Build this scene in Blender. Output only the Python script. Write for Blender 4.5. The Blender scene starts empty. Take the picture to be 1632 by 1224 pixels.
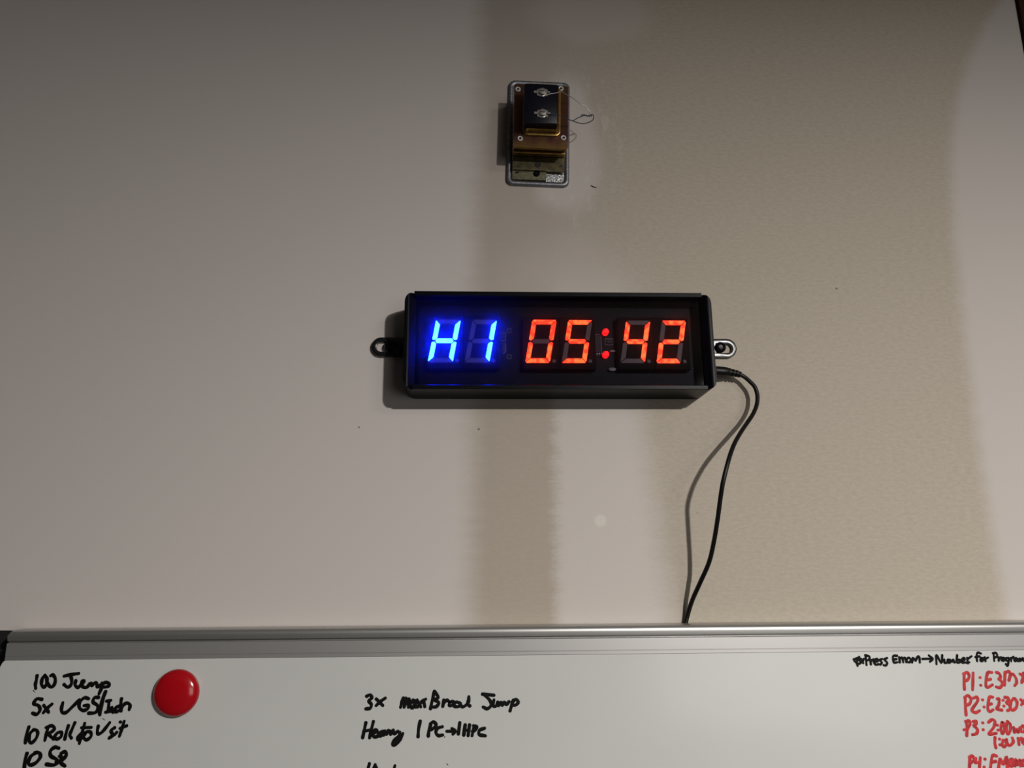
import bpy, bmesh, math, random
from math import radians, sin, cos, pi
from mathutils import Vector, Matrix
random.seed(4)
S = bpy.context.scene
C = S.collection

# ------------------------------------------------------------------ camera
F_PX, W_PX, H_PX = 1226.0, 1632, 1224
CAM = Vector((0, -0.70, 1.5))
pitch, yaw, roll = radians(13.5), radians(2.5), radians(0.3)
fw = Vector((sin(yaw)*cos(pitch), cos(yaw)*cos(pitch), sin(pitch)))
r0 = Vector((cos(yaw), -sin(yaw), 0)); u0 = r0.cross(fw)
cr = cos(roll)*r0 + sin(roll)*u0; cu = -sin(roll)*r0 + cos(roll)*u0
cd = bpy.data.cameras.new('camera'); cam = bpy.data.objects.new('camera', cd); C.objects.link(cam)
cd.sensor_fit = 'HORIZONTAL'; cd.sensor_width = 36; cd.lens = 36*F_PX/W_PX
cd.clip_start = 0.01; cd.clip_end = 50
M = Matrix((cr, cu, -fw)).transposed().to_4x4(); M.translation = CAM
cam.matrix_world = M; S.camera = cam

def at(px, py, Y=0.0):
    """point of the plane y=Y seen at a pixel of the photograph (for measuring)"""
    d = fw + cr*(px-W_PX/2)/F_PX - cu*(py-H_PX/2)/F_PX
    return CAM + d*((Y-CAM.y)/d.y)

# ------------------------------------------------------------------ light
w = bpy.data.worlds.new('world'); S.world = w; w.use_nodes = True
w.node_tree.nodes['Background'].inputs[0].default_value = (1.0, 0.93, 0.85, 1)
w.node_tree.nodes['Background'].inputs[1].default_value = 0.05

def area(name, loc, target, size, power, col, size_y=None, shape='DISK', spread=180):
    l = bpy.data.lights.new(name, 'AREA'); l.shape = shape; l.size = size
    if size_y: l.size_y = size_y
    l.energy = power; l.color = col; l.spread = radians(spread)
    o = bpy.data.objects.new(name, l); C.objects.link(o); o.location = loc
    o.rotation_euler = (Vector(target)-Vector(loc)).to_track_quat('-Z', 'Y').to_euler()
    return o
# the lamp up to the right that throws the sharp shadows, tilted down towards the board
area('work_lamp', (0.64, -1.35, 1.97), (0.61, -1.24, 0.97), 0.055, 40, (1.0, 0.955, 0.905))
# ceiling lamp further back in the room, off to the right
area('ceiling_lamp', (1.75, -2.4, 2.55), (1.0, -1.2, 0.6), 0.5, 12, (1.0, 0.95, 0.90), 0.5, 'RECTANGLE')
area("low_fill", (1.65, -3.6, 1.30), (0.5, 0, 1.40), 1.3, 13, (1.0, 0.96, 0.93), 1.2, "RECTANGLE")  # added low fill behind the camera, lifts the shadow under the timer

S.view_settings.view_transform = 'Standard'; S.view_settings.look = 'None'
S.view_settings.exposure = 0.0; S.view_settings.gamma = 1; S.view_settings.use_curve_mapping = False

# ------------------------------------------------------------------ materials
def mat(name, col, rough=0.5, metal=0.0, bump=0.0, bscale=200, var=0.0, coat=0.0, spec=0.5, coat_rough=0.1):
    m = bpy.data.materials.new(name); m.use_nodes = True
    n = m.node_tree.nodes; l = m.node_tree.links; b = n['Principled BSDF']
    b.inputs['Base Color'].default_value = (*col, 1); b.inputs['Roughness'].default_value = rough
    b.inputs['Metallic'].default_value = metal; b.inputs['Coat Weight'].default_value = coat
    b.inputs['Coat Roughness'].default_value = coat_rough
    b.inputs['Specular IOR Level'].default_value = spec
    if bump or var:
        tc = n.new('ShaderNodeTexCoord'); nz = n.new('ShaderNodeTexNoise')
        nz.inputs['Scale'].default_value = bscale; nz.inputs['Detail'].default_value = 4
        l.new(tc.outputs['Object'], nz.inputs['Vector'])
        if bump:
            bp = n.new('ShaderNodeBump'); bp.inputs['Strength'].default_value = bump
            bp.inputs['Distance'].default_value = 0.0005
            l.new(nz.outputs[0], bp.inputs['Height']); l.new(bp.outputs[0], b.inputs['Normal'])
        if var:
            r = n.new('ShaderNodeValToRGB')
            r.color_ramp.elements[0].position = .3; r.color_ramp.elements[1].position = .7
            r.color_ramp.elements[0].color = (*[c*(1-var) for c in col], 1)
            r.color_ramp.elements[1].color = (*[min(1, c*(1+var)) for c in col], 1)
            l.new(nz.outputs[0], r.inputs[0]); l.new(r.outputs[0], b.inputs['Base Color'])
    return m

def emis(name, c1, c2, strength, scale=260):
    m = bpy.data.materials.new(name); m.use_nodes = True
    n = m.node_tree.nodes; l = m.node_tree.links; b = n['Principled BSDF']
    b.inputs['Base Color'].default_value = (.02, .02, .02, 1)
    tc = n.new('ShaderNodeTexCoord'); nz = n.new('ShaderNodeTexNoise'); nz.inputs['Scale'].default_value = scale
    nz.inputs['Detail'].default_value = 0
    r = n.new('ShaderNodeValToRGB'); r.color_ramp.elements[0].position = .38; r.color_ramp.elements[1].position = .62
    r.color_ramp.elements[0].color = (*c1, 1); r.color_ramp.elements[1].color = (*c2, 1)
    l.new(tc.outputs['Object'], nz.inputs['Vector']); l.new(nz.outputs[0], r.inputs[0])
    l.new(r.outputs[0], b.inputs['Emission Color']); b.inputs['Emission Strength'].default_value = strength
    return m

def wall_material():
    m = bpy.data.materials.new('plasterboard_paint'); m.use_nodes = True
    N = m.node_tree.nodes; L = m.node_tree.links; b = N['Principled BSDF']
    b.inputs['Roughness'].default_value = 0.75; b.inputs['Specular IOR Level'].default_value = 0.25
    tc = N.new('ShaderNodeTexCoord'); sp = N.new('ShaderNodeSeparateXYZ'); L.new(tc.outputs['Object'], sp.inputs[0])
    def noise(sx, sz, det=4, rough=.55):
        mp = N.new('ShaderNodeMapping'); mp.inputs['Scale'].default_value = (sx, 1, sz)
        L.new(tc.outputs['Object'], mp.inputs[0])
        t = N.new('ShaderNodeTexNoise'); t.inputs['Scale'].default_value = 1; t.inputs['Detail'].default_value = det
        t.inputs['Roughness'].default_value = rough
        L.new(mp.outputs[0], t.inputs['Vector']); return t.outputs[0]
    def mth(op, a, b_=None, c=None, clamp=False):
        k = N.new('ShaderNodeMath'); k.operation = op; k.use_clamp = clamp
        for i, v in enumerate((a, b_, c)):
            if v is None: continue
            if isinstance(v, (int, float)): k.inputs[i].default_value = v
            else: L.new(v, k.inputs[i])
        return k.outputs[0]
    def step(v, lo, hi):
        k = N.new('ShaderNodeMapRange'); k.interpolation_type = 'SMOOTHSTEP'
        L.new(v, k.inputs[0])
        for i, q in ((1, lo), (2, hi), (3, 0), (4, 1)):
            if isinstance(q, (int, float)): k.inputs[i].default_value = q
            else: L.new(q, k.inputs[i])
        return k.outputs[0]
    X, Z = sp.outputs[0], sp.outputs[2]
    ragged = mth('MULTIPLY_ADD', noise(14, 90, 6, .7), 0.022, -0.011)
    soft = mth('MULTIPLY_ADD', noise(9, 9, 3), 0.05, -0.025)
    fibre = noise(160, 420, 5, .7); grain = noise(900, 900, 3)
    fuzz = mth('MULTIPLY_ADD', noise(180, 420, 4, .7), 0.012, -0.006)
    Xr = mth('ADD', mth('ADD', X, ragged), fuzz); Xs = mth('ADD', X, soft); Zs = mth('ADD', Z, soft)
    # edge of the left hand paint
    left = mth('SUBTRACT', 1.0, step(Xr, -0.024, 0.012))
    # bright joint compound right of the dark strip, below the timer; wider lower down
    hi = mth('MULTIPLY_ADD', mth('SUBTRACT', 1.65, Z), 0.10, 0.150)
    lowmud = mth('MULTIPLY', step(Xr, 0.062, 0.080), mth('SUBTRACT', 1.0, step(mth('SUBTRACT', Xr, hi), -0.018, 0.022)))
    lowmud = mth('MULTIPLY', lowmud, mth('SUBTRACT', 1.0, step(Zs, 1.70, 1.80)))
    # thin skim over the strip above the timer, up to the transformer
    skim = mth('MULTIPLY', mth('SUBTRACT', 1.0, step(Xs, 0.085, 0.15)), step(Zs, 1.70, 1.78))
    # patch around the transformer and one at the top
    def blob(cx, cz, rx, rz, lo=.55, hi_=1.1, Xs=Xs, Zs=Zs):
        a = mth('POWER', mth('ABSOLUTE', mth('DIVIDE', mth('SUBTRACT', Xs, cx), rx)), 2.0)
        c = mth('POWER', mth('ABSOLUTE', mth('DIVIDE', mth('SUBTRACT', Zs, cz), rz)), 2.0)
        return mth('SUBTRACT', 1.0, step(mth('SQRT', mth('ADD', a, c)), lo, hi_))
    box_mud = blob(0.085, 1.92, 0.038, 0.085, .7, 1.1)
    top_mud = blob(0.115, 2.075, 0.075, 0.042, .6, 1.1)
    low_skim = blob(0.09, 1.77, 0.09, 0.05, .3, 1.2)
    smear = mth('MULTIPLY', step(noise(70, 26, 6, .75), .52, .62), blob(0.098, 1.93, 0.045, 0.12, .6, 1.2))
    # edge paint at the right end, bounded by a long curve
    dz = mth('SUBTRACT', Z, 1.62)
    curve = mth('ADD', mth('MULTIPLY_ADD', mth('MULTIPLY', dz, dz), 0.10, 0.472),
                mth('MULTIPLY', mth('POWER', mth('MAXIMUM', mth('SUBTRACT', Z, 1.80), 0.0), 3.0), 2.3))
    dd = mth('SUBTRACT', mth('ADD', X, mth('MULTIPLY', ragged, .6)), curve)
    right = step(dd, -0.010, 0.012)
    plug = blob(0.1112, 1.5425, 0.0062, 0.0062, .6, 1.1, X, Z)
    # brown paper of the board
    base = N.new('ShaderNodeValToRGB')
    base.color_ramp.elements[0].position = .25; base.color_ramp.elements[1].position = .75
    base.color_ramp.elements[0].color = (.365, .322, .264, 1); base.color_ramp.elements[1].color = (.455, .405, .335, 1)
    L.new(fibre, base.inputs[0]); cur = base.outputs[0]
    def over(mask, col, amt=1.0):
        nonlocal cur
        k = N.new('ShaderNodeMix'); k.data_type = 'RGBA'
        f = mth('MULTIPLY', mask, amt) if amt != 1.0 else mask
        L.new(f, k.inputs[0]); L.new(cur, k.inputs[6]); k.inputs[7].default_value = (*col, 1); cur = k.outputs[2]
    strip = mth('MULTIPLY', step(Xr, -0.03, 0.01), mth('SUBTRACT', 1.0, step(Xr, 0.062, 0.08)))
    over(strip, (.36, .312, .262), .6)
    over(skim, (.40, .355, .325), .6)
    over(low_skim, (.46, .415, .375), .7)
    over(lowmud, (.53, .49, .457), .95)
    over(box_mud, (.50, .46, .43), .85); over(top_mud, (.47, .42, .385), .75)
    over(smear, (.55, .52, .49), .38)
    over(right, (.50, .460, .430)); over(plug, (.62, .585, .53), .8)
    over(left, (.530, .492, .466))
    # tiny dark specks
    for (cx, cz, r_) in ((-0.1096, 1.6252, .0012), (0.0001, 1.6249, .0014), (0.35, 1.77, .0014), (0.20, 1.55, .0008)):
        over(blob(cx, cz, r_, r_, .4, 1.0, X, Z), (.08, .07, .06), .0 if False else .8)
    L.new(cur, b.inputs['Base Color'])
    paper = mth('SUBTRACT', 1.0, mth('MAXIMUM', left, right))
    h = mth('ADD', mth('MULTIPLY', fibre, mth('MULTIPLY_ADD', paper, .8, .1)), mth('MULTIPLY', grain, .25))
    h = mth('ADD', h, mth('MULTIPLY', smear, .5))
    bp = N.new('ShaderNodeBump'); bp.inputs['Strength'].default_value = .35; bp.inputs['Distance'].default_value = .0005
    L.new(h, bp.inputs['Height']); L.new(bp.outputs[0], b.inputs['Normal'])
    return m

def lens_material():
    m = bpy.data.materials.new('smoked_acrylic'); m.use_nodes = True
    N = m.node_tree.nodes; L = m.node_tree.links; N.remove(N['Principled BSDF']); out = N['Material Output']
    t = N.new('ShaderNodeBsdfTransparent'); t.inputs[0].default_value = (.66, .66, .69, 1)
    r = N.new('ShaderNodeBsdfTranslucent'); r.inputs[0].default_value = (.9, .9, .9, 1)
    mx = N.new('ShaderNodeMixShader'); mx.inputs[0].default_value = .007
    g = N.new('ShaderNodeBsdfGlossy'); g.inputs['Roughness'].default_value = .02
    fr = N.new('ShaderNodeFresnel'); fr.inputs[0].default_value = 1.45
    m2 = N.new('ShaderNodeMixShader')
    L.new(t.outputs[0], mx.inputs[1]); L.new(r.outputs[0], mx.inputs[2])
    gm = N.new('ShaderNodeNewGeometry'); k = N.new('ShaderNodeMath'); k.operation = 'SUBTRACT'; k.use_clamp = True
    L.new(fr.outputs[0], k.inputs[0]); L.new(gm.outputs['Backfacing'], k.inputs[1]); L.new(k.outputs[0], m2.inputs[0]); L.new(mx.outputs[0], m2.inputs[1]); L.new(g.outputs[0], m2.inputs[2])
    L.new(m2.outputs[0], out.inputs['Surface'])
    return m

MT = dict(
    wall=wall_material(), lens=lens_material(),
    black=mat('black_plastic', (.003, .003, .0045), .33, spec=.07, bump=.15, bscale=1500),
    tab=mat('black_nickel', (.006, .006, .007), .24, coat=.35, coat_rough=.25, spec=.5),
    screw=mat('black_screw', (.004, .004, .006), .35, spec=.15),
    pcb=mat('black_circuit_board', (.004, .004, .007), .5, spec=.2, var=.3, bscale=300),
    face=mat('digit_face_black', (.0035, .003, .004), .7, spec=.15),
    off_red=mat('unlit_segment_red', (.21, .155, .15), .5),
    off_blue=mat('unlit_segment_blue', (.14, .13, .17), .5),
    blue=emis('blue_led_segment', (.6, 6.0, 500.0), (.8, 6.8, 500.0), 1.0),
    red=emis('red_led_segment', (8, .12, .030), (9, .52, .090), 1.0),
    redled=emis('red_led_dome', (2.0, .012, .024), (2.8, .04, .04), 1.2, 500),
    silk=mat('white_silkscreen', (.7, .65, .68), .6),
    solder=mat('solder', (.55, .55, .56), .25, 1.0),
    chip=mat('chip_black', (.012, .012, .013), .5),
    cable=mat('cable_black', (.004, .004, .004), .42, spec=.25),
    galv=mat('galvanised_steel', (.23, .23, .25), .48, .9, bump=.3, bscale=350, var=.22),
    bright=mat('bright_zinc', (.62, .63, .64), .30, 1.0, bump=.8, bscale=700, var=.1),
    gold=mat('yellow_chromate', (.42, .27, .085), .33, 1.0, bump=.2, bscale=120, var=.35),
    bronze=mat('bronze_chromate', (.13, .06, .040), .38, 1.0, var=.35, bscale=110),
    lam=mat('varnished_laminations', (.10, .035, .018), .35, .3, var=.3, bscale=300),
    terminal=mat('terminal_block_black', (.004, .004, .009), .35, spec=.2),
    nickel=mat('nickel', (.58, .55, .51), .34, .95),
    rivet=mat('rivet_tin', (.72, .70, .68), .45, .3),
    tinned=mat('tinned_can', (.34, .33, .34), .55, .2),
    dark=mat('dark_hole', (.004, .004, .004), .7),
    wire_a=mat('silver_wire', (.30, .29, .28), .4, .8), wire_b=mat('dark_wire', (.02, .025, .04), .45),
    board=mat('whiteboard_enamel', (.53, .535, .52), .26, coat=.22, coat_rough=.10, var=.02, bscale=9, spec=.6),
    alu=mat('brushed_aluminium', (.46, .455, .44), .36, .85),
    aluband=mat('anodised_aluminium', (.42, .415, .405), .42, .7),
    ink=mat('black_marker_ink', (.003, .003, .003), .6, spec=.12),
    inkred=mat('red_marker_ink', (.43, .026, .030), .5, spec=.3, var=.28, bscale=260),
    magnet=mat('red_magnet', (.36, .004, .008), .16, spec=.6),
    blackboard=mat('black_painted_board', (.004, .004, .004), .7),
    wood=mat('dark_red_timber', (.034, .010, .005), .7, spec=.15, var=.4, bscale=12),
    floor=mat('rubber_floor', (.02, .02, .02), .8, var=.2, bscale=80),
    ceil=mat('ceiling_paint', (.45, .43, .40), .8), paint=mat('room_paint', (.09, .085, .08), .8),
    caulk=mat('grey_caulk', (.42, .40, .38), .7, var=.3, bscale=300),
)

def flange_material():
    m = mat('flange_chromate', (.3, .2, .1), .36, 1.0, bump=.15, bscale=150); N = m.node_tree.nodes; L = m.node_tree.links
    tc = N.new('ShaderNodeTexCoord'); sp = N.new('ShaderNodeSeparateXYZ'); L.new(tc.outputs['Object'], sp.inputs[0])
    nz = N.new('ShaderNodeTexNoise'); nz.inputs['Scale'].default_value = 90; L.new(tc.outputs['Object'], nz.inputs['Vector'])
    a = N.new('ShaderNodeMath'); a.operation = 'MULTIPLY_ADD'; L.new(nz.outputs[0], a.inputs[0]); a.inputs[1].default_value = .022; L.new(sp.outputs[2], a.inputs[2])
    k = N.new('ShaderNodeMapRange'); L.new(a.outputs[0], k.inputs[0]); k.inputs[1].default_value = -.030; k.inputs[2].default_value = .045
    r = N.new('ShaderNodeValToRGB'); e = r.color_ramp.elements
    e[0].position = 0; e[0].color = (.30, .185, .05, 1); e[1].position = 1; e[1].color = (.15, .085, .05, 1)
    for p, c in ((.13, (.24, .13, .06, 1)), (.26, (.11, .05, .045, 1)), (.6, (.13, .055, .035, 1))):
        q = e.new(p); q.color = c
    L.new(k.outputs[0], r.inputs[0]); L.new(r.outputs[0], N['Principled BSDF'].inputs['Base Color']); return m
MT['flange'] = flange_material()

# ------------------------------------------------------------------ mesh helpers
def obj(name, bm, m, parent=None, smooth=False, loc=None):
    bmesh.ops.recalc_face_normals(bm, faces=bm.faces)
    me = bpy.data.meshes.new(name); bm.to_mesh(me); bm.free(); me.materials.append(m)
    if smooth:
        for p in me.polygons: p.use_smooth = True
        me.set_sharp_from_angle(angle=radians(35))
    o = bpy.data.objects.new(name, me); C.objects.link(o)
    if parent: o.parent = parent
    if loc is not None: o.location = loc
    return o
def empty(name, loc, label, cat, rot=(0, 0, 0)):
    o = bpy.data.objects.new(name, None); C.objects.link(o); o.location = loc; o.rotation_euler = rot
    o.empty_display_size = .02; o['label'] = label; o['category'] = cat; return o
def tag(o, label, cat): o['label'] = label; o['category'] = cat; return o
def struct(o): o['kind'] = 'structure'; return o
def box(x0, x1, y0, y1, z0, z1, bev=0, seg=2, bm=None):
    own = bmesh.new()
    bmesh.ops.create_cube(own, size=1)
    for v in own.verts:
        v.co = Vector(((x0+x1)/2+v.co.x*(x1-x0), (y0+y1)/2+v.co.y*(y1-y0), (z0+z1)/2+v.co.z*(z1-z0)))
    if bev: bmesh.ops.bevel(own, geom=own.edges[:], offset=bev, segments=seg, affect='EDGES', profile=.5)
    if bm is None: return own
    join(bm, own); return bm
def join(bm, other):
    me = bpy.data.meshes.new('t'); other.to_mesh(me); other.free(); bm.from_mesh(me); bpy.data.meshes.remove(me)
def prism(pts, y0, y1, bm=None, bev=0, seg=2):
    """outline pts (x,z) extruded along y from y0 (back) to y1 (front)"""
    b = bmesh.new()
    A = [b.verts.new((x, y0, z)) for x, z in pts]; B = [b.verts.new((x, y1, z)) for x, z in pts]
    n = len(pts); b.faces.new(A); fr = b.faces.new(B)
    for i in range(n): b.faces.new((A[i], A[(i+1) % n], B[(i+1) % n], B[i]))
    if bev: bmesh.ops.bevel(b, geom=list(fr.edges), offset=bev, segments=seg, affect='EDGES', profile=.5)
    if bm is None: return b
    join(bm, b); return bm
def rrect(x0, x1, z0, z1, r, n=6):
    P = []
    for cx, cz, a in ((x1-r, z1-r, 0), (x0+r, z1-r, 90), (x0+r, z0+r, 180), (x1-r, z0+r, 270)):
        for i in range(n+1):
            t = radians(a+90*i/n); P.append((cx+r*cos(t), cz+r*sin(t)))
    return P
def ring(outer, inner, y0, y1):
    """plate with a hole; outer and inner have the same count"""
    b = bmesh.new(); n = len(outer)
    V = [[b.verts.new((x, y, z)) for x, z in P] for P, y in ((outer, y0), (outer, y1), (inner, y1), (inner, y0))]
    for k in range(4):
        a, c = V[k], V[(k+1) % 4]
        for i in range(n): b.faces.new((a[i], a[(i+1) % n], c[(i+1) % n], c[i]))
    return b
def lathe(prof, n=28, axis='y'):
    """prof: (radius, depth) pairs, depth grows towards the viewer (-y)"""
    b = bmesh.new(); R = []
    for r, d in prof:
        if r < 1e-7: R.append([b.verts.new((0, -d, 0))])
        else: R.append([b.verts.new((r*cos(2*pi*i/n), -d, r*sin(2*pi*i/n))) for i in range(n)])
    for a, c in zip(R, R[1:]):
        for i in range(n):
            j = (i+1) % n
            q = [a[i % len(a)], a[j % len(a)], c[j % len(c)], c[i % len(c)]]
            q = list(dict.fromkeys(q))
            if len(q) > 2: b.faces.new(q)
    return b
def catmull(P, k=8):
    if len(P) < 3: return [Vector(p) for p in P]
    P = [Vector(p) for p in P]; Q = [2*P[0]-P[1]]+P+[2*P[-1]-P[-2]]; out = []
    for i in range(1, len(Q)-2):
        for j in range(k):
            t = j/k; a, b_, c, d = Q[i-1], Q[i], Q[i+1], Q[i+2]
            out.append(.5*((2*b_)+(c-a)*t+(2*a-5*b_+4*c-d)*t*t+(3*b_-a-3*c+d)*t**3))
    out.append(P[-1]); return out
def tube(P, rad, n=12):
    b = bmesh.new(); R = []; rads = rad if isinstance(rad, list) else [rad]*len(P)
    up = Vector((0.3, 1, .2)).normalized()
    for i, p in enumerate(P):
        t = (P[min(i+1, len(P)-1)]-P[max(i-1, 0)]).normalized()
        s = t.cross(up).normalized(); up2 = s.cross(t).normalized(); up = up2
        R.append([b.verts.new(p+(s*cos(2*pi*k/n)+up2*sin(2*pi*k/n))*rads[i]) for k in range(n)])
    for a, c in zip(R, R[1:]):
        for k in range(n): b.faces.new((a[k], a[(k+1) % n], c[(k+1) % n], c[k]))
    b.faces.new(R[0]); b.faces.new(R[-1]); return b

# ------------------------------------------------------------------ the setting
WALL_R = 0.5828
struct(obj('wall_front', box(-2.2, WALL_R, 0, .013, 1.4470, 2.62), MT['wall']))
struct(obj('trim_1', box(-2.2, WALL_R, .002, .05, 0, 1.4470), MT['blackboard']))
struct(obj('trim_2', box(WALL_R+.0008, WALL_R+.10, -.004, .05, 0, 2.62, .001), MT['wood']))
struct(obj('wall_right', box(WALL_R+.101, 2.6, .005, .05, 0, 2.62), MT['wood']))
struct(obj('floor', box(-2.3, 2.7, -4.1, .06, -.05, 0), MT['floor']))
struct(obj('ceiling', box(-2.3, 2.7, -4.1, .06, 2.62, 2.67), MT['ceil']))
struct(obj('wall_back', box(-2.3, 2.7, -4.15, -4.1, 0, 2.62), MT['paint']))
struct(obj('wall_side_left', box(-2.3, -2.25, -4.1, .06, 0, 2.62), MT['floor']))
struct(obj('wall_side_right', box(2.65, 2.7, -4.1, .06, 0, 2.62), MT['paint']))

# ------------------------------------------------------------------ whiteboard
BY = -.018                                   # front of the writing surface
WB = empty('whiteboard', (-.3872, 0, 1.4474), 'white dry-erase board with silver aluminium top rail, black and red handwriting', 'whiteboard', (0, -radians(.59), 0))
WBI = None
def wb_local(p):
    a = -radians(.59); d = p - Vector(WB.location)
    return Vector((d.x*cos(a)-d.z*sin(a), d.y, d.x*sin(a)+d.z*cos(a)))
WL, WHT = 1.20, .90
P = rrect(0, WL, -WHT, -.0215, .006)
obj('panel', prism(P, -.003, BY, bev=.0008), MT['board'], WB)
def extr(prof, x0, x1):
    """profile (y,z) extruded along x"""
    b = bmesh.new(); A = [b.verts.new((x0, y, z)) for y, z in prof]; B = [b.verts.new((x1, y, z)) for y, z in prof]
    b.faces.new(A); b.faces.new(B); n = len(prof)
    for i in range(n): b.faces.new((A[i], A[(i+1) % n], B[(i+1) % n], B[i]))
    return b
lip = [(-.001, .0012)] + [(-.0165-.0045*sin(radians(a)), -.0035+.0045*cos(radians(a))) for a in range(0, 100, 12)] + [(-.0205, -.0070), (-.0190, -.0078), (-.001, -.0078)]
lipb = extr(lip, .0042, WL-.004)
for v in lipb.verts:                        # cut the lip's end back a little at its top
    if v.co.x < .01 and v.co.z > -.003: v.co.x += .0022*(v.co.z+.003)/.004
obj('rail_lip', lipb, MT['alu'], WB, True)
band = [(-.001, -.0078), (-.0165, -.0078), (-.0165, -.0090), (-.0188, -.0092), (-.0192, -.0096), (-.0192, -.0190), (-.0186, -.0192), (-.0186, -.0195), (-.0191, -.0197), (-.0191, -.0222), (-.0181, -.0225), (-.001, -.0225)]
bb = extr(band, .0035, WL-.004)
obj('rail_band', bb, MT['aluband'], WB)

def ink(name, strokes, org, sc, wpx, m, label, Y=BY-.00012, dots=()):
    """marker strokes given in the enlarged view's pixels -> flat ribbons with round ends lying on the board"""
    b = bmesh.new(); k = 0
    mm = .00055
    def ribbon(Q, hw, y):
        n = len(Q); R = []
        t0 = (Q[1]-Q[0]).normalized(); t1 = (Q[-1]-Q[-2]).normalized()
        Q = [Q[0]-t0*hw*.95, Q[0]-t0*hw*.6]+list(Q)+[Q[-1]+t1*hw*.6, Q[-1]+t1*hw*.95]; n += 4
        for i, q in enumerate(Q):
            t = Q[min(i+1, n-1)]-Q[max(i-1, 0)]; t.y = 0
            t = t.normalized() if t.length > 1e-9 else Vector((1, 0, 0)); s = Vector((-t.z, 0, t.x))
            ww = hw*(1+.10*sin(i*.55+k))*(.35 if i in (0, n-1) else .82 if i in (1, n-2) else 1)
            R.append([b.verts.new(q+s*ww*cos(j*pi/3)+Vector((0, -.00009*sin(j*pi/3), 0))) for j in range(4)])
        for p, q in zip(R, R[1:]):
            for j in range(3): b.faces.new((p[j], q[j], q[j+1], p[j+1]))
    for st in strokes:
        k += 1; y = Y-.00005*(k % 5)
        Q = []
        for x, z in st:
            q = wb_local(at(org[0]+x/sc, org[1]+z/sc, y)); Q.append(q)
        Q = catmull(Q, 6); ribbon(Q, wpx*.56*mm, y)
    for x, z in dots:
        q = wb_local(at(org[0]+x/sc, org[1]+z/sc, Y))
        vs = [b.verts.new(q+Vector((cos(a*pi/6)*wpx*.62*mm, 0, sin(a*pi/6)*wpx*.55*mm))) for a in range(12)]; b.faces.new(vs)
    for f in b.faces: f.normal_update()
    me = bpy.data.meshes.new(name); b.to_mesh(me); b.free(); me.materials.append(m)
    o = bpy.data.objects.new(name, me); C.objects.link(o); o.parent = WB; o['label'] = label; return o

A = ((20, 1060), 7.465)
ink('handwriting', [[(292,125),(283,180),(272,230),(275,275)],
 [(385,122),(355,160),(345,225),(370,262),(400,235),(412,170),(385,122)],
 [(402,150),(415,215),(460,262),(500,225),(508,160),(480,118),(455,125)],
 [(615,130),(700,112),(785,100)], [(690,125),(704,180),(695,235),(655,262),(612,232)],
 [(752,185),(745,235),(775,265),(812,235),(830,190)], [(815,228),(848,205),(845,188),(822,215),(838,258),(880,265),(915,228)],
 [(915,225),(935,215),(945,245),(972,218),(1000,215),(1008,258),(1045,235)],
 [(1065,215),(1055,280),(1030,340)], [(1060,235),(1105,208),(1148,218),(1140,250),(1090,262),(1065,250)]],
 A[0], A[1], 4.6, MT['ink'], 'black marker line reading 100 Jump')
ink('handwriting', [[(350,408),(290,402),(252,460),(305,480),(328,530),(290,585),(238,572)],
 [(372,480),(400,520),(428,560)], [(468,465),(415,510),(368,565)],
 [(598,450),(583,515),(592,562),(640,562),(710,498),(795,415)],
 [(905,400),(855,390),(800,440),(795,505),(840,540),(892,520),(902,482),(852,482)],
 [(1025,385),(975,388),(958,440),(1010,480),(1012,535),(975,568),(905,572)],
 [(1108,315),(1080,400),(1055,500),(1040,590)], [(1098,330),(1062,430),(1035,580)],
 [(1120,428),(1168,420)], [(1150,425),(1135,555)], [(1108,560),(1165,548)],
 [(1165,550),(1180,500),(1195,560),(1228,512)], [(1262,490),(1225,510),(1232,555),(1280,535)],
 [(1296,400),(1288,470),(1292,545)], [(1290,525),(1325,470),(1368,452),(1398,480),(1388,528)]],
 A[0], A[1], 4.6, MT['ink'], 'black marker line reading 5x VGS/Inch')
ink('handwriting', [[(195,735),(165,830),(152,925)], [(250,770),(205,820),(198,900),(225,925),(275,880),(300,815),(285,775),(250,770)],
 [(425,735),(402,820),(385,893)], [(400,742),(465,722),(500,752),(470,790),(410,822)], [(425,815),(455,850),(490,880)],
 [(485,878),(530,810),(580,800),(578,850),(530,880),(495,860)], [(665,720),(640,800),(622,882)], [(742,685),(705,770),(682,830),(700,868)],
 [(858,695),(830,800),(795,930)], [(822,745),(935,742)], [(815,815),(775,865),(785,892),(840,850),(815,830)],
 [(868,808),(845,855),(880,890),(932,850),(930,802),(890,790),(868,808)],
 [(1020,725),(1010,780),(1018,820),(1062,800),(1110,745),(1155,685)],
 [(1215,745),(1172,778),(1185,812),(1200,830),(1150,868)], [(1240,800),(1212,830)],
 [(1328,670),(1300,760),(1272,845)], [(1280,752),(1358,722)]],
 A[0], A[1], 4.4, MT['ink'], 'black marker line reading 10 Roll to V sit', dots=[(1283,677)])
ink('handwriting', [[(172,1050),(150,1130),(138,1240)], [(290,1038),(218,1085),(188,1160),(218,1188),(280,1160),(330,1095),(318,1045),(265,1045)],
 [(550,988),(502,978),(452,1020),(455,1080),(520,1120),(538,1155),(490,1188),(402,1180)],
 [(580,1048),(622,1032),(640,1065),(612,1110),(560,1152),(520,1150)], [(560,1085),(580,1095),(575,1160),(622,1200)]],
 A[0], A[1], 4.8, MT['ink'], 'black marker line reading 10 SQ')
B_ = ((560, 1090), 5.83)
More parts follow.
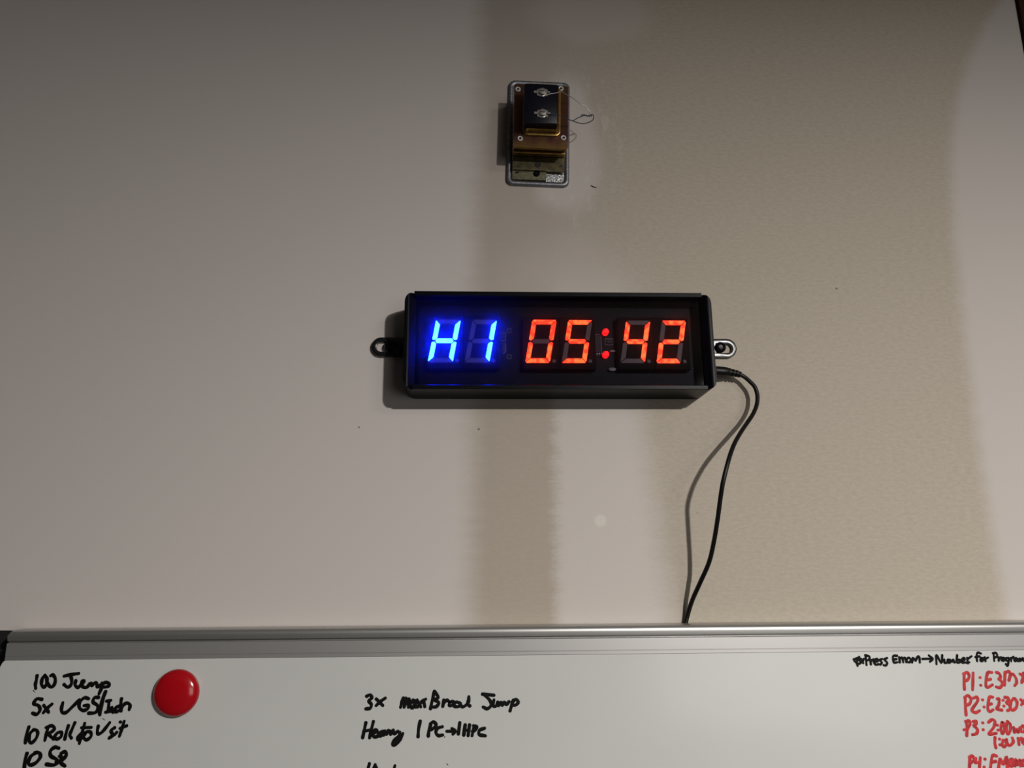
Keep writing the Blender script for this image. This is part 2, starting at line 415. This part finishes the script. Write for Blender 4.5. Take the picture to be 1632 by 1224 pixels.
ink('handwriting', [[(142,115),(175,102),(190,130),(160,158),(185,188),(175,225),(135,232)],
 [(232,140),(292,200)], [(315,132),(268,165),(232,200)],
 [(482,130),(470,170),(458,215)], [(480,155),(508,132),(505,170),(490,215)], [(505,165),(538,138),(535,180),(530,215)],
 [(575,150),(548,195),(570,222),(595,165)], [(595,155),(598,215)], [(612,150),(645,212)], [(690,142),(655,165),(615,215)], [(672,150),(682,210)],
 [(772,68),(755,140),(735,230)], [(775,72),(808,125),(775,148),(812,172),(790,210),(740,215)],
 [(860,150),(850,208)], [(855,185),(885,152),(905,162)], [(915,168),(912,200),(942,195),(945,165),(915,168)],
 [(960,170),(958,208),(1000,208),(1012,180),(980,168)], [(1010,195),(1040,212),(1085,175),(1092,120)], [(1085,160),(1085,190),(1102,205)],
 [(1218,95),(1325,105)], [(1232,98),(1285,150),(1300,195),(1265,230),(1225,215)],
 [(1325,150),(1318,200),(1345,205),(1362,168),(1368,202)], [(1370,198),(1392,172),(1400,200),(1422,170),(1440,192),(1465,165)],
 [(1505,150),(1490,200),(1475,250)], [(1495,170),(1530,143),(1550,170),(1525,197),(1490,195)]],
 B_[0], B_[1], 4.5, MT['ink'], 'black marker line reading 3x max Broad Jump')
ink('handwriting', [[(135,360),(120,430),(105,500)], [(205,350),(185,430),(170,500)], [(115,440),(190,425)],
 [(205,460),(238,438),(222,425),(200,462),(212,492),(248,485)], [(275,445),(250,472),(272,485),(295,440)], [(292,440),(300,475)],
 [(310,438),(325,470),(345,432)], [(345,435),(370,442),(365,468)], [(390,430),(398,462),(432,440)],
 [(478,462),(450,520),(410,565),(385,562),(395,525),(440,488),(450,450)], [(470,470),(425,520),(395,550)],
 [(640,345),(625,420),(620,490)], [(738,378),(722,430),(715,485)], [(735,372),(762,352),(788,380),(762,412),(725,430)],
 [(845,398),(802,412),(785,450),(808,480),(848,475)],
 [(888,440),(950,440)], [(935,415),(965,440),(945,465)], [(1008,360),(995,465)], [(1058,380),(1045,475)], [(1098,380),(1085,480)], [(1050,432),(1090,430)],
 [(1140,390),(1122,480)], [(1135,388),(1165,400),(1152,430),(1125,440)], [(1238,412),(1192,430),(1190,470),(1245,482)]],
 B_[0], B_[1], 4.5, MT['ink'], 'black marker line reading Heavy 1 PC arrow 1 HPC')
ink('handwriting', [[(168,740),(152,800)], [(222,750),(200,800)], [(222,755),(245,800)], [(405,760),(395,800)]],
 B_[0], B_[1], 4.0, MT['ink'], 'tops of a black marker line cut off by the frame')
G_ = ((1350, 1020), 5.787)
ink('handwriting', [[(62,180),(105,165),(150,190)], [(70,195),(110,220),(155,175)], [(112,155),(90,200),(98,238)], [(95,165),(120,190),(150,212)],
 [(170,140),(175,185),(180,230)], [(168,140),(205,152),(205,178),(182,190)], [(215,180),(220,225)], [(220,195),(245,178)],
 [(250,208),(285,192),(272,172),(250,200),(265,228),(290,222)], [(325,175),(302,185),(322,208),(305,228)], [(370,165),(345,182),(370,208),(358,235),(338,232)],
 [(462,145),(425,150),(432,205),(465,205)], [(430,180),(456,176)],
 [(482,160),(488,207)], [(488,175),(508,162),(518,205)], [(515,175),(535,165),(545,205)], [(560,165),(548,190),(570,207),(592,185),(572,163)],
 [(600,207),(608,165),(632,190)], [(632,190),(655,150),(668,165),(672,207)],
 [(695,175),(785,172)], [(755,143),(790,172),(765,200)], [(825,222),(825,140),(870,212),(878,140)],
 [(897,180),(902,210),(925,205),(930,178),(934,210)], [(948,210),(948,180),(968,200),(980,180),(992,207)],
 [(1015,140),(1012,205),(1038,205),(1042,182),(1015,185)], [(1060,192),(1086,182),(1075,165),(1055,188),(1066,210),(1090,207)],
 [(1108,165),(1115,215)], [(1100,210),(1128,205)], [(1110,178),(1148,150)],
 [(1235,125),(1205,117),(1195,150),(1200,195)], [(1185,158),(1222,150)], [(1240,165),(1228,185),(1245,195),(1258,172),(1240,165)],
 [(1270,160),(1277,195)], [(1275,175),(1300,162)], [(1352,130),(1358,192)], [(1345,122),(1375,120),(1385,150),(1360,162)],
 [(1398,160),(1400,190)], [(1400,172),(1420,160)], [(1432,165),(1427,185),(1447,190),(1452,168),(1432,165)],
 [(1490,165),(1467,168),(1467,190),(1490,188),(1492,170),(1488,210),(1480,240),(1465,222)], [(1512,165),(1514,195)], [(1515,172),(1535,155)],
 [(1560,165),(1542,180),(1552,195),(1572,172),(1577,195)], [(1592,195),(1594,168),(1607,188),(1622,165),(1632,192)], [(1660,165),(1645,180),(1662,190),(1650,205)]],
 G_[0], G_[1], 3.3, MT['ink'], 'black marker line reading Press Emom arrow Number for Programs after a star')
R_ = ((1500, 1050), 7.038)
ink('handwriting', [[(258,165),(257,250),(262,342)], [(252,168),(290,152),(316,190),(300,232),(265,250)], [(360,160),(357,250),(354,345)],
 [(570,152),(522,160),(502,285),(525,318),(575,292)], [(515,238),(555,228)], [(620,152),(652,165),(665,202),(645,228)], [(655,225),(688,278),(660,322),(620,315)],
 [(718,150),(712,295)], [(715,165),(755,140),(778,180),(762,240)], [(768,195),(802,172),(838,215),(846,268),(825,300)],
 [(885,170),(940,205)], [(905,265),(918,210),(940,160)], [(925,160),(935,250)]], R_[0], R_[1], 4.2, MT['inkred'], 'red marker line reading P1:E3M*', dots=[(437,210),(445,297)])
ink('handwriting', [[(270,432),(272,530),(280,630)], [(265,432),(300,412),(335,450),(322,500),(280,525)], [(362,440),(400,430),(410,472),(352,560),(352,590),(392,602),(430,582)],
 [(580,430),(542,435),(525,555),(550,590),(582,572)], [(530,512),(565,505)], [(630,450),(652,452),(645,520),(622,562),(682,575)],
 [(715,432),(750,435),(755,465),(732,490),(770,520),(770,565),(745,580)], [(815,445),(785,480),(778,540),(800,575),(840,550),(853,490),(830,447)],
 [(895,457),(935,503)], [(900,515),(935,465)], [(968,440),(975,520)]], R_[0], R_[1], 4.2, MT['inkred'], 'red marker line reading P2:E2:30', dots=[(465,460),(482,540),(695,465),(705,530)])
ink('handwriting', [[(282,700),(290,780),(288,863)], [(275,702),(310,692),(325,730),(302,772)], [(258,795),(298,788)], [(360,702),(393,702),(395,730),(368,748),(408,790),(398,838),(355,850)],
 [(530,712),(570,682),(603,702),(588,770),(535,843),(618,835)], [(685,712),(670,780),(685,838),(708,800),(705,730),(685,712)], [(745,702),(732,770),(747,842),(773,810),(776,740),(750,705)],
 [(815,772),(822,825),(850,792),(862,825),(885,772)], [(915,752),(892,782),(902,815),(940,812),(935,765),(915,752)]], R_[0], R_[1], 4.2, MT['inkred'], 'red marker line reading P3: 2:00 work', dots=[(467,718),(472,795),(632,745),(638,800)])
ink('handwriting', [[(605,882),(603,945),(615,998)], [(695,912),(687,960),(710,988),(733,950),(720,915)], [(735,905),(748,960),(780,968),(810,930),(800,888)],
 [(865,892),(875,960)], [(870,912),(902,890)], [(935,900),(907,930),(935,958)]], R_[0], R_[1], 4.2, MT['inkred'], 'red marker line reading 1:00 rest', dots=[(655,900),(660,965)])
ink('handwriting', [[(322,1110),(318,1235)], [(318,1102),(345,1088),(373,1128),(335,1165)], [(390,1118),(382,1160),(432,1160)], [(440,1110),(430,1235)],
 [(622,1090),(575,1090),(552,1235)], [(565,1158),(612,1150)], [(645,1235),(660,1120),(698,1180),(735,1098),(745,1235)],
 [(780,1130),(770,1190),(800,1200),(810,1140),(790,1125)], [(830,1200),(838,1130),(860,1190),(885,1135),(892,1200)], [(915,1140),(905,1190),(940,1190),(945,1140),(915,1140)]],
 R_[0], R_[1], 4.3, MT['inkred'], 'red marker line reading P4: Emom', dots=[(492,1125),(482,1215)])
ink('ink_smudge', [[(870,487),(864,497)], [(886,742),(898,752)]], B_[0], B_[1], .9, MT['ink'], 'tiny dark marks')['kind'] = 'stuff'
ink('ink_smudge', [[(243,300),(268,322)], [(1070,635),(1098,655)]], A[0], A[1], .8, MT['ink'], 'tiny dark marks')['kind'] = 'stuff'

mg = at(284, 1103, BY)
mo = obj('magnet', lathe([(.0150, 0), (.0176, .0008), (.0182, .0026), (.0180, .0045), (.0170, .0062), (.0145, .0078), (.0100, .0092), (.0050, .0099), (0, .0101)], 56), MT['magnet'], None, True, Vector((mg.x, BY-.0004, mg.z)))
tag(mo, 'round glossy red magnet stuck on the whiteboard beside the handwriting', 'magnet')

# ------------------------------------------------------------------ interval timer
T = empty('interval_timer', (.0719, -.0006, 1.6995), 'black wall timer with glowing blue H1 and red 05:42 digits', 'clock', (0, -radians(.8), 0))
HX, HZ, DP = .1396, .0450, .0405
# body: hollow channel, open to the front
prof = [(0, -HZ-.0002), (0, HZ+.0006), (-DP, HZ+.0006), (-DP-.0002, HZ+.0002), (-DP-.0002, HZ-.0032), (-DP+.001, HZ-.0042), (-.004, HZ-.0042), (-.004, -HZ+.0042),
        (-DP+.001, -HZ+.0042), (-DP-.0002, -HZ+.0032), (-DP-.0002, -HZ+.0002), (-DP, -HZ-.0002)]
obj('body', extr(prof, -HX+.0085, HX-.0085), MT['black'], T)
for s in (-1, 1):
    b = bmesh.new(); rr = .0085; st = []
    xs = [HX-rr+rr*sin(radians(a)) for a in range(90, -1, -10)]+[HX-.0095]
    for i, x in enumerate(xs):
        d = HX-x
        h = HZ-(rr-math.sqrt(max(0, rr*rr-(rr-d)**2)) if d < rr else 0)
        yf = DP+.0006 if d < .0040 else DP+.0006-(d-.0040)*1.0
        if d < .0008: yf -= .0006
        st.append([b.verts.new((s*x, y, z)) for y, z in ((0, -h), (0, h), (-yf+.0006, h), (-yf, h-.0006), (-yf, -h+.0006), (-yf+.0006, -h))])
    for p, q in zip(st, st[1:]):
        for k in range(6): b.faces.new((p[k], p[(k+1) % 6], q[(k+1) % 6], q[k]))
    b.faces.new(st[0]); b.faces.new(st[-1])
    obj('end_cap', b, MT['black'], T)
obj('cover', box(-HX+.0096, HX-.0096, -.0342, -.0330, -HZ+.0043, HZ-.0043), MT['lens'], T)['label'] = 'smoked clear acrylic window'
pcb = obj('circuit_board', box(-HX+.012, HX-.012, -.0200, -.0184, -HZ+.0055, HZ-.0055), MT['pcb'], T)
PY = -.0200
def tl(px, py, Y):
    p = at(px, py, Y)-Vector(T.location); a = radians(.8)
    return p.x*cos(a)+p.z*sin(a), -p.x*sin(a)+p.z*cos(a)
def on_pcb(name, m, x0, y0, x1, y1, h, bev=.0001):
    a = tl(x0, y0, PY); c = tl(x1, y1, PY)
    return obj(name, box(min(a[0], c[0]), max(a[0], c[0]), PY-h, PY, min(a[1], c[1]), max(a[1], c[1]), bev, 1), m, pcb)
def outline(x0, y0, x1, y1):
    a = tl(x0, y0, PY); c = tl(x1, y1, PY); X0, X1, Z0, Z1 = a[0], c[0], c[1], a[1]; t = .00025
    b = bmesh.new(); 
    for q in ((X0, X1, Z1-t, Z1), (X0, X1, Z0, Z0+t), (X0, X0+t, Z0, Z1), (X1-t, X1, Z0, Z1)): box(q[0], q[1], PY-.0001, PY, q[2], q[3], bm=b)
    o = obj('silkscreen_outline', b, MT['silk'], pcb); o['label'] = 'thin pale printed rectangle'
for q in ((797, 530, 806, 543), (946, 533, 959, 566), (964, 540, 978, 550), (808, 524, 815, 530), (808, 566, 815, 572)): outline(*q)
on_pcb('chip', MT['chip'], 947.5, 535, 957.5, 562, .0016)
on_pcb('chip', MT['chip'], 798, 531, 805, 541, .0014)
on_pcb('chip', MT['chip'], 966, 542, 976, 548, .0012)
for i in range(4): on_pcb('solder_pad', MT['solder'], 947+3.6*i, 562.5, 948.6+3.6*i, 565, .0003)
for i in range(2):
    on_pcb('solder_pad', MT['solder'], 809.3+3.4*i, 529, 810.5+3.4*i, 531.5, .0003); on_pcb('solder_pad', MT['solder'], 809.3+3.4*i, 564.5, 810.5+3.4*i, 567, .0003)
for k, (x0, y0, x1, y1, hh) in enumerate(((796, 545, 806, 563, .0028), (969, 587.5, 981, 592.5, .003), (971, 559, 980, 562, .002))):
    a = tl(x0, y0, PY); c = tl(x1, y1, PY); r_ = min(abs(c[0]-a[0]), abs(a[1]-c[1]))/2*.98
    o = obj('crystal', prism(rrect(a[0], c[0], c[1], a[1], r_, 5), PY, PY-hh, bev=.0003), MT['chip'] if k == 0 else MT['tinned'], pcb, True)
a = tl(796, 545, PY); c = tl(806, 563, PY); r_ = (c[0]-a[0])/2*.98
o = obj('silkscreen_outline', ring(rrect(a[0]-.0003, c[0]+.0003, c[1]-.0003, a[1]+.0003, r_, 5), rrect(a[0], c[0], c[1], a[1], r_*.95, 5), PY, PY-.0002), MT['silk'], pcb)
rs = random.Random(9)
for x, y, r_ in ((1091.5, 577, .00055), (1104, 587.5, .0007), (1111.5, 605, .0006), (1106, 528, .0004), (1102, 515, .0004), (1107, 492, .0004), (1076, 484, .0004), (1104, 593, .0004),
                 (1097, 534, .0003), (1118, 597, .0004), (1112, 574, .0003), (1099, 601, .0003), (668, 525, .0006), (667, 511, .0004), (664, 491, .0004)):
    p = tl(x, y, PY); b = lathe([(r_, 0), (r_*.8, r_*.6), (0, r_*.95)], 10)
    obj('solder_joint', b, MT['solder'], pcb, True, (p[0], PY, p[1]))

FY = -.0280
DH, DW, TH, G, SL = .0406, .0223, .0041, .00062, .0071      # digit height, width, stroke, gap, slant
def seg_polys():
    H, Wd, t, g = DH, DW, TH, G; m = H/2; c = .0011
    hh = t/2
    return dict(
        a=[(c, H), (Wd-c, H), (Wd-c*.6, H-c*.4), (Wd-t-g*.4, H-t), (t+g*.4, H-t), (c*.6, H-c*.4)],
        d=[(c*.6, c*.4), (t+g*.4, t), (Wd-t-g*.4, t), (Wd-c*.6, c*.4), (Wd-c, 0), (c, 0)],
        g=[(hh+g*1.6, m), (t+g*.6, m+hh), (Wd-t-g*.6, m+hh), (Wd-hh-g*1.6, m), (Wd-t-g*.6, m-hh), (t+g*.6, m-hh)],
        f=[(0, H-c-g), (c*.3, H-c*.6-g), (t, H-t-g*1.5), (t, m+hh+g*1.1), (hh, m+g*1.3), (0, m+hh*.75)],
        b=[(Wd, H-c-g), (Wd-c*.3, H-c*.6-g), (Wd-t, H-t-g*1.5), (Wd-t, m+hh+g*1.1), (Wd-hh, m+g*1.3), (Wd, m+hh*.75)],
        e=[(0, c+g), (c*.3, c*.6+g), (t, t+g*1.5), (t, m-hh-g*1.1), (hh, m-g*1.3), (0, m-hh*.75)],
        c=[(Wd, c+g), (Wd-c*.3, c*.6+g), (Wd-t, t+g*1.5), (Wd-t, m-hh-g*1.1), (Wd-hh, m-g*1.3), (Wd, m-hh*.75)])
ZB = -.0178
LIT = {'H': 'fbgec', '1': 'bc', '0': 'abcdef', '5': 'afgcd', '4': 'fgbc', '2': 'abged'}
for x0, ch, colr in ((-.1183, 'H', 'blue'), (-.0853, '1', 'blue'), (-.0305, '0', 'red'), (.0026, '5', 'red'), (.0563, '4', 'red'), (.0895, '2', 'red')):
    X = x0-.0005
    cx = X+(DW+SL)/2+.0004
    dg = obj('digit', box(cx-.01640, cx+.01640, FY, -.0201, ZB-.0060, ZB+DH+.0032, .0004, 1), MT['face'], T)
    dg['label'] = 'seven-segment display block showing %s in %s' % (ch, colr)
    for k, P in seg_polys().items():
        lit = k in LIT[ch]
        pts = [(X+x+SL*z/DH, ZB+z) for x, z in P]
        sg = obj('segment', prism(pts, FY-.0001, FY-(.0007 if lit else .0003)), MT[colr] if lit else MT['off_'+colr], dg)
        sg['label'] = ('lit %s' if lit else 'unlit %s') % colr
    obj('decimal_point', lathe([(.0017, 0), (.0016, .0003), (0, .00035)], 16), MT['off_'+colr], dg, False, (X+DW+.0040, FY, ZB+.0017))
for x, y in ((965.7, 528), (966, 564)):
    p = tl(x, y, -.026)
    obj('colon_light', lathe([(.0030, .0), (.0030, .0045), (.0027, .0058), (.0019, .0067), (0, .0071)], 20), MT['redled'], T, True, (p[0], PY, p[1]))['label'] = 'lit red round LED'
for s in (-1, 1):
    tz = .0040; x0 = HX-.004; x1 = .1734; r_ = .0094
    out = [(x0, tz+r_)]+[(x1-r_+r_*sin(radians(a)), tz+r_*cos(radians(a))) for a in range(0, 181, 12)]+[(x0, tz-r_)]
    ri = .0046; a0 = x1-r_-.010
    inn = [(a0, tz+ri)]+[(x1-r_+ri*sin(radians(a)), tz+ri*cos(radians(a))) for a in range(0, 181, 12)]+[(a0, tz-ri)]
    out = [(s*x, z) for x, z in out]; inn = [(s*x, z) for x, z in inn]
    bm_ = ring(out, inn, -.0002, -.0032)
    ed = [e for e in bm_.edges if all(abs(v.co.y+.0032) < 1e-6 for v in e.verts)]
    ed = [e for e in ed if not (len(e.link_faces) == 2 and all(abs(f.calc_center_median().y+.0032) < 1e-6 for f in e.link_faces))]
    bmesh.ops.bevel(bm_, geom=ed, offset=.0007, segments=2, affect='EDGES', profile=.5)
    tb = obj('mounting_tab', bm_, MT['tab'], T, True); tb['label'] = 'slotted metal ear, screwed down'
    b = lathe([(.0022, -.0004), (.0022, .0034), (.0052, .0036), (.0052, .0048), (.0044, .0066), (.0026, .0074), (.0022, .0060), (0, .0058)], 24)
    obj('screw', b, MT['screw'], tb, True, (s*(.1572 if s > 0 else .1560), 0, tz+.0004))['label'] = 'black screw head'

# ------------------------------------------------------------------ power cord
PC = empty('power_cord', at(1142, 592, -.012), 'thin black power cable hanging from the timer down behind the whiteboard', 'cable')
org = Vector(PC.location)
pl = [at(1140.5, 591.2, -.012), at(1150, 592, -.012), at(1158, 592.6, -.012), at(1161, 593, -.012)]
obj('plug', tube([p-org for p in pl], [.0045, .0046, .0044, .0036], 20), MT['cable'], PC, True)
cp = [(1176, 596, 11), (1186, 600.5, 11), (1195, 608, 12), (1203, 617, 13), (1207, 630, 14), (1206, 645, 16), (1200, 660, 20), (1190, 675, 26), (1180, 690, 34), (1171, 706, 42), (1164, 724, 48), (1158, 745, 52), (1152, 770, 52), (1148, 795, 48), (1144, 825, 43), (1138, 862, 36), (1130, 896, 28.5), (1117, 926, 19.5), (1104, 955, 10.5), (1097, 978, 5), (1093, 1000, 3.2), (1092, 1030, 2.8)]
cpts = [at(1160, 592.8, -.0118)]+[at(x, y, -d/1000) for x, y, d in cp[:-3]]
cpts += [at(1096.5, 978, -.0050), at(1093, 992, -.0034)]
Q = catmull([p-org for p in cpts], 8)
Q = Q
# strain relief: ribbed sleeve over the first bit of cable
sr = Q[:13]; rads = []
sl = []
for i in range(len(sr)-1):
    for j in range(4):
        t = (i+j/4)/(len(sr)-1); sl.append(sr[i].lerp(sr[i+1], j/4)); ph = (t*4.0) % 1
        rads.append((.0040-.0012*t)*(1.0 if ph < .62 else .72))
obj('strain_relief', tube(sl, rads, 16), MT['cable'], PC)
obj('cable', tube(Q[4:], .00195, 12), MT['cable'], PC, True)

# ------------------------------------------------------------------ junction box and transformer
th = -radians(.6)
def pl_pts(ps, Y): return [((at(x, y, Y)).x, (at(x, y, Y)).z) for x, y in ps]
JB = empty('junction_box', (.0563, 0, 1.930), 'galvanised steel box cover with rounded rim set into the wall behind the transformer', 'electrical box', (0, radians(1.0), 0))
rim = bmesh.new(); st = []
for ins, y, rr_ in ((0, 0, .0065), (0, -.0026, .0065), (.0006, -.0036, .006), (.0016, -.0041, .0054), (.0030, -.0040, .0048), (.0042, -.0034, .0044), (.0050, -.0024, .004), (.0054, -.0010, .004)):
    P = rrect(-.0316+ins, .0312-ins, -.0590+ins, .0590-ins, rr_); st.append([rim.verts.new((x, y, z)) for x, z in P])
for p, q in zip(st, st[1:]):
    for k in range(len(p)): rim.faces.new((p[k], p[(k+1) % len(p)], q[(k+1) % len(p)], q[k]))
obj('cover_rim', rim, MT['galv'], JB, True)
cpb = prism(rrect(-.0268, .0264, -.0541, .0541, .004), -.0002, -.0022)
obj('cover_plate', cpb, MT['bright'], JB)
TR = empty('doorbell_transformer', (.0560, -.0022, 1.930), 'gold chromate transformer with black terminal block and loose thin wires', 'transformer', (0, radians(1.0), 0))
def tp(x, y, z):      # world point to transformer local
    d = Vector((x, y, z))-Vector(TR.location); a = -radians(1.0)
    return Vector((d.x*cos(a)+d.z*sin(a), d.y, -d.x*sin(a)+d.z*cos(a)))
def tpx(px, py, Y): return tp(*at(px, py, Y))
# mounting foot
obj('mounting_plate', prism(rrect(-.0255, .0085, -.0540, -.0200, .0006), 0, -.0030, bev=.0003), mat('olive_chromate', (.20, .185, .12), .4, .9, bump=.3, bscale=300, var=.25), TR)
obj('mounting_foot', box(-.0260, .0262, -.0062, -.0030, -.0450, -.0200, .0005), mat('olive_zinc', (.17, .15, .085), .35, .95, var=.3, bscale=150), TR)
sc = tpx(856, 275, -.008)
obj('foot_screw', lathe([(.0031, -.004), (.0031, .0006), (.0029, .0016), (.0018, .0024), (.0012, .0015), (0, .0014)], 22), MT['screw'], TR, True, (sc.x, -.0036, sc.z))
hs = tpx(857, 262, -.0085)
obj('foot_hole', lathe([(.0033, 0), (.0031, .0003), (0, .0003)], 20), MT['dark'], TR, False, (hs.x, -.0062, hs.z))['label'] = 'round dark hole'
for px, py in ((826, 265), (894, 265), (826, 272.5)):
    q = tpx(px, py, -.0085)
    obj('foot_slot', prism(rrect(q.x-.0018, q.x+.0018, q.z-.0007, q.z+.0007, .0006, 3), -.0058, -.00645), MT['dark'], TR)
# core between foot and front flange
zt, zb = .0330, -.0295
obj('rear_cover', box(-.0258, .0260, -.0140, -.0064, zb-.0012, zt, .0012), MT['gold'], TR)
b = bmesh.new()
for i in range(9): box(-.0248, .0250, -.0142-.00088*i-.00066, -.0142-.00088*i, zb+.0004*(i % 2), zt-.001, bm=b)
o = obj('core', b, MT['lam'], TR); o['label'] = 'dark varnished steel laminations'
obj('front_cover', box(-.0262, .0264, -.0290, -.0222, zb-.0030, zt, .0008), MT['gold'], TR)
# front flange with rounded corners and raised bell
pr_ = rrect(-.0266, .0268, -.0348, .0342, .0012)
obj('front_flange', prism(pr_, -.0290, -.0302, bev=.0003), MT['flange'], TR)
bell = bmesh.new()
st = []
for (ins, y) in ((0, -.0300), (.0002, -.0312), (.0008, -.0320), (.0016, -.0323), (.0026, -.0321), (.0034, -.0330), (.0040, -.0370), (.0046, -.0385), (.0056, -.0390)):
    P = rrect(-.0182+ins, .0200-ins, -.0228+ins, .0322-ins*.5, max(.0062-ins, .0008), 6); st.append([bell.verts.new((x, y, z)) for x, z in P])
for p, q in zip(st, st[1:]):
    n = len(p)
    for k in range(n): bell.faces.new((p[k], p[(k+1) % n], q[(k+1) % n], q[k]))
bell.faces.new(st[-1])
obj('coil_cover', bell, MT['gold'], TR, True)
for px, py in ((825.5, 142.5), (894, 141.5), (829, 221), (898, 220)):
    q = tpx(px, py, -.0325)
    rv = obj('rivet', lathe([(.0026, 0), (.0026, .0006), (.0022, .0011), (.0015, .0010), (.0013, .0001)], 20), MT['rivet'], TR, True, (q.x, -.0302, q.z))
    obj('rivet_hollow', lathe([(.0014, 0), (0, .0001)], 16), MT['dark'], rv, False, (0, -.0002, 0))
q0 = tpx(836, 133, -.0505); q1 = tpx(889.5, 197.5, -.0505)
blk = obj('terminal_block', prism(rrect(q0.x, q1.x, q1.z, q0.z, .0014), -.0388, -.0483, bev=.0006), MT['terminal'], TR, True)
for py in (146, 179.5):
    q = tpx(864.5 if py < 150 else 865, py, -.052)
    tsn = obj('terminal_screw', lathe([(.0046, 0), (.0046, .0004), (.0034, .0005), (.0034, .0020), (.0030, .0027), (.0012, .0030), (0, .0028)], 20), MT['nickel'], blk, True, (q.x, -.0483, q.z))
    b = box(-.0082, -.0048, -.0009, 0, -.0013, .0013, .0002, 1); box(.0048, .0074, -.0012, 0, -.0010, .0012, .0002, 1, bm=b)
    box(-.0050, .0050, -.0005, 0, -.0038, .0034, .0004, 1, bm=b)
    for a in range(8):
        box(.0040*cos(a*pi/4)-.0004, .0040*cos(a*pi/4)+.0004, -.0012, -.0004, .0040*sin(a*pi/4)-.0004, .0040*sin(a*pi/4)+.0004, bm=b)
    obj('terminal_clip', b, MT['nickel'], tsn)
    obj('screw_slot', box(-.0022, .0022, -.00305, -.0026, -.0004, .0004), MT['dark'], tsn)
wa = [(870, 152, 51), (878, 149.5, 51.2), (887, 148, 50.5), (894, 146.2, 49.5), (903, 151, 46), (913, 156.5, 42), (924, 164.5, 38), (932, 169, 36), (938, 176, 34), (942, 182.5, 33), (943, 186, 33)]
wb = [(871, 182, 51), (880, 182.6, 51.2), (892, 184, 49), (900, 188, 46), (912, 192.5, 42), (924, 196.5, 38), (933, 196.6, 36), (941, 193.8, 34), (945.5, 190, 33), (946, 185, 32.6), (943.5, 182.4, 33), (938, 184.2, 33.4), (930, 184.4, 34.6), (921, 188, 36.6), (914, 192, 38.6)]
obj('wire', tube(catmull([tpx(x, y, -d/1000) for x, y, d in wa], 6), .00036, 8), MT['wire_a'], TR, True)['label'] = 'bare silvery upper wire'
obj('wire', tube(catmull([tpx(x, y, -d/1000) for x, y, d in wb], 6), .00046, 8), MT['wire_b'], TR, True)['label'] = 'dark insulated lower wire'
tw = []
for i in range(40):
    t = i/39; x = 943-t*17; y = 184+.9*sin(t*6)+1.1*sin(t*34)
    tw.append(tpx(x, y, -(.0330+.0020*t+.0006*cos(t*34))))
obj('wire_twist', tube(tw, .00034, 8), MT['wire_b'], TR, True)

# a bit of wire stuck in the wall beside the box
sp_ = tube(catmull([at(942, 295.5, -.0006), at(946, 297.5, -.0008), at(951, 299, -.0004)], 4), .00035, 8)
tag(obj('staple', sp_, MT['wire_b'], None, True), 'tiny dark sliver on the wall right below the transformer', 'staple')
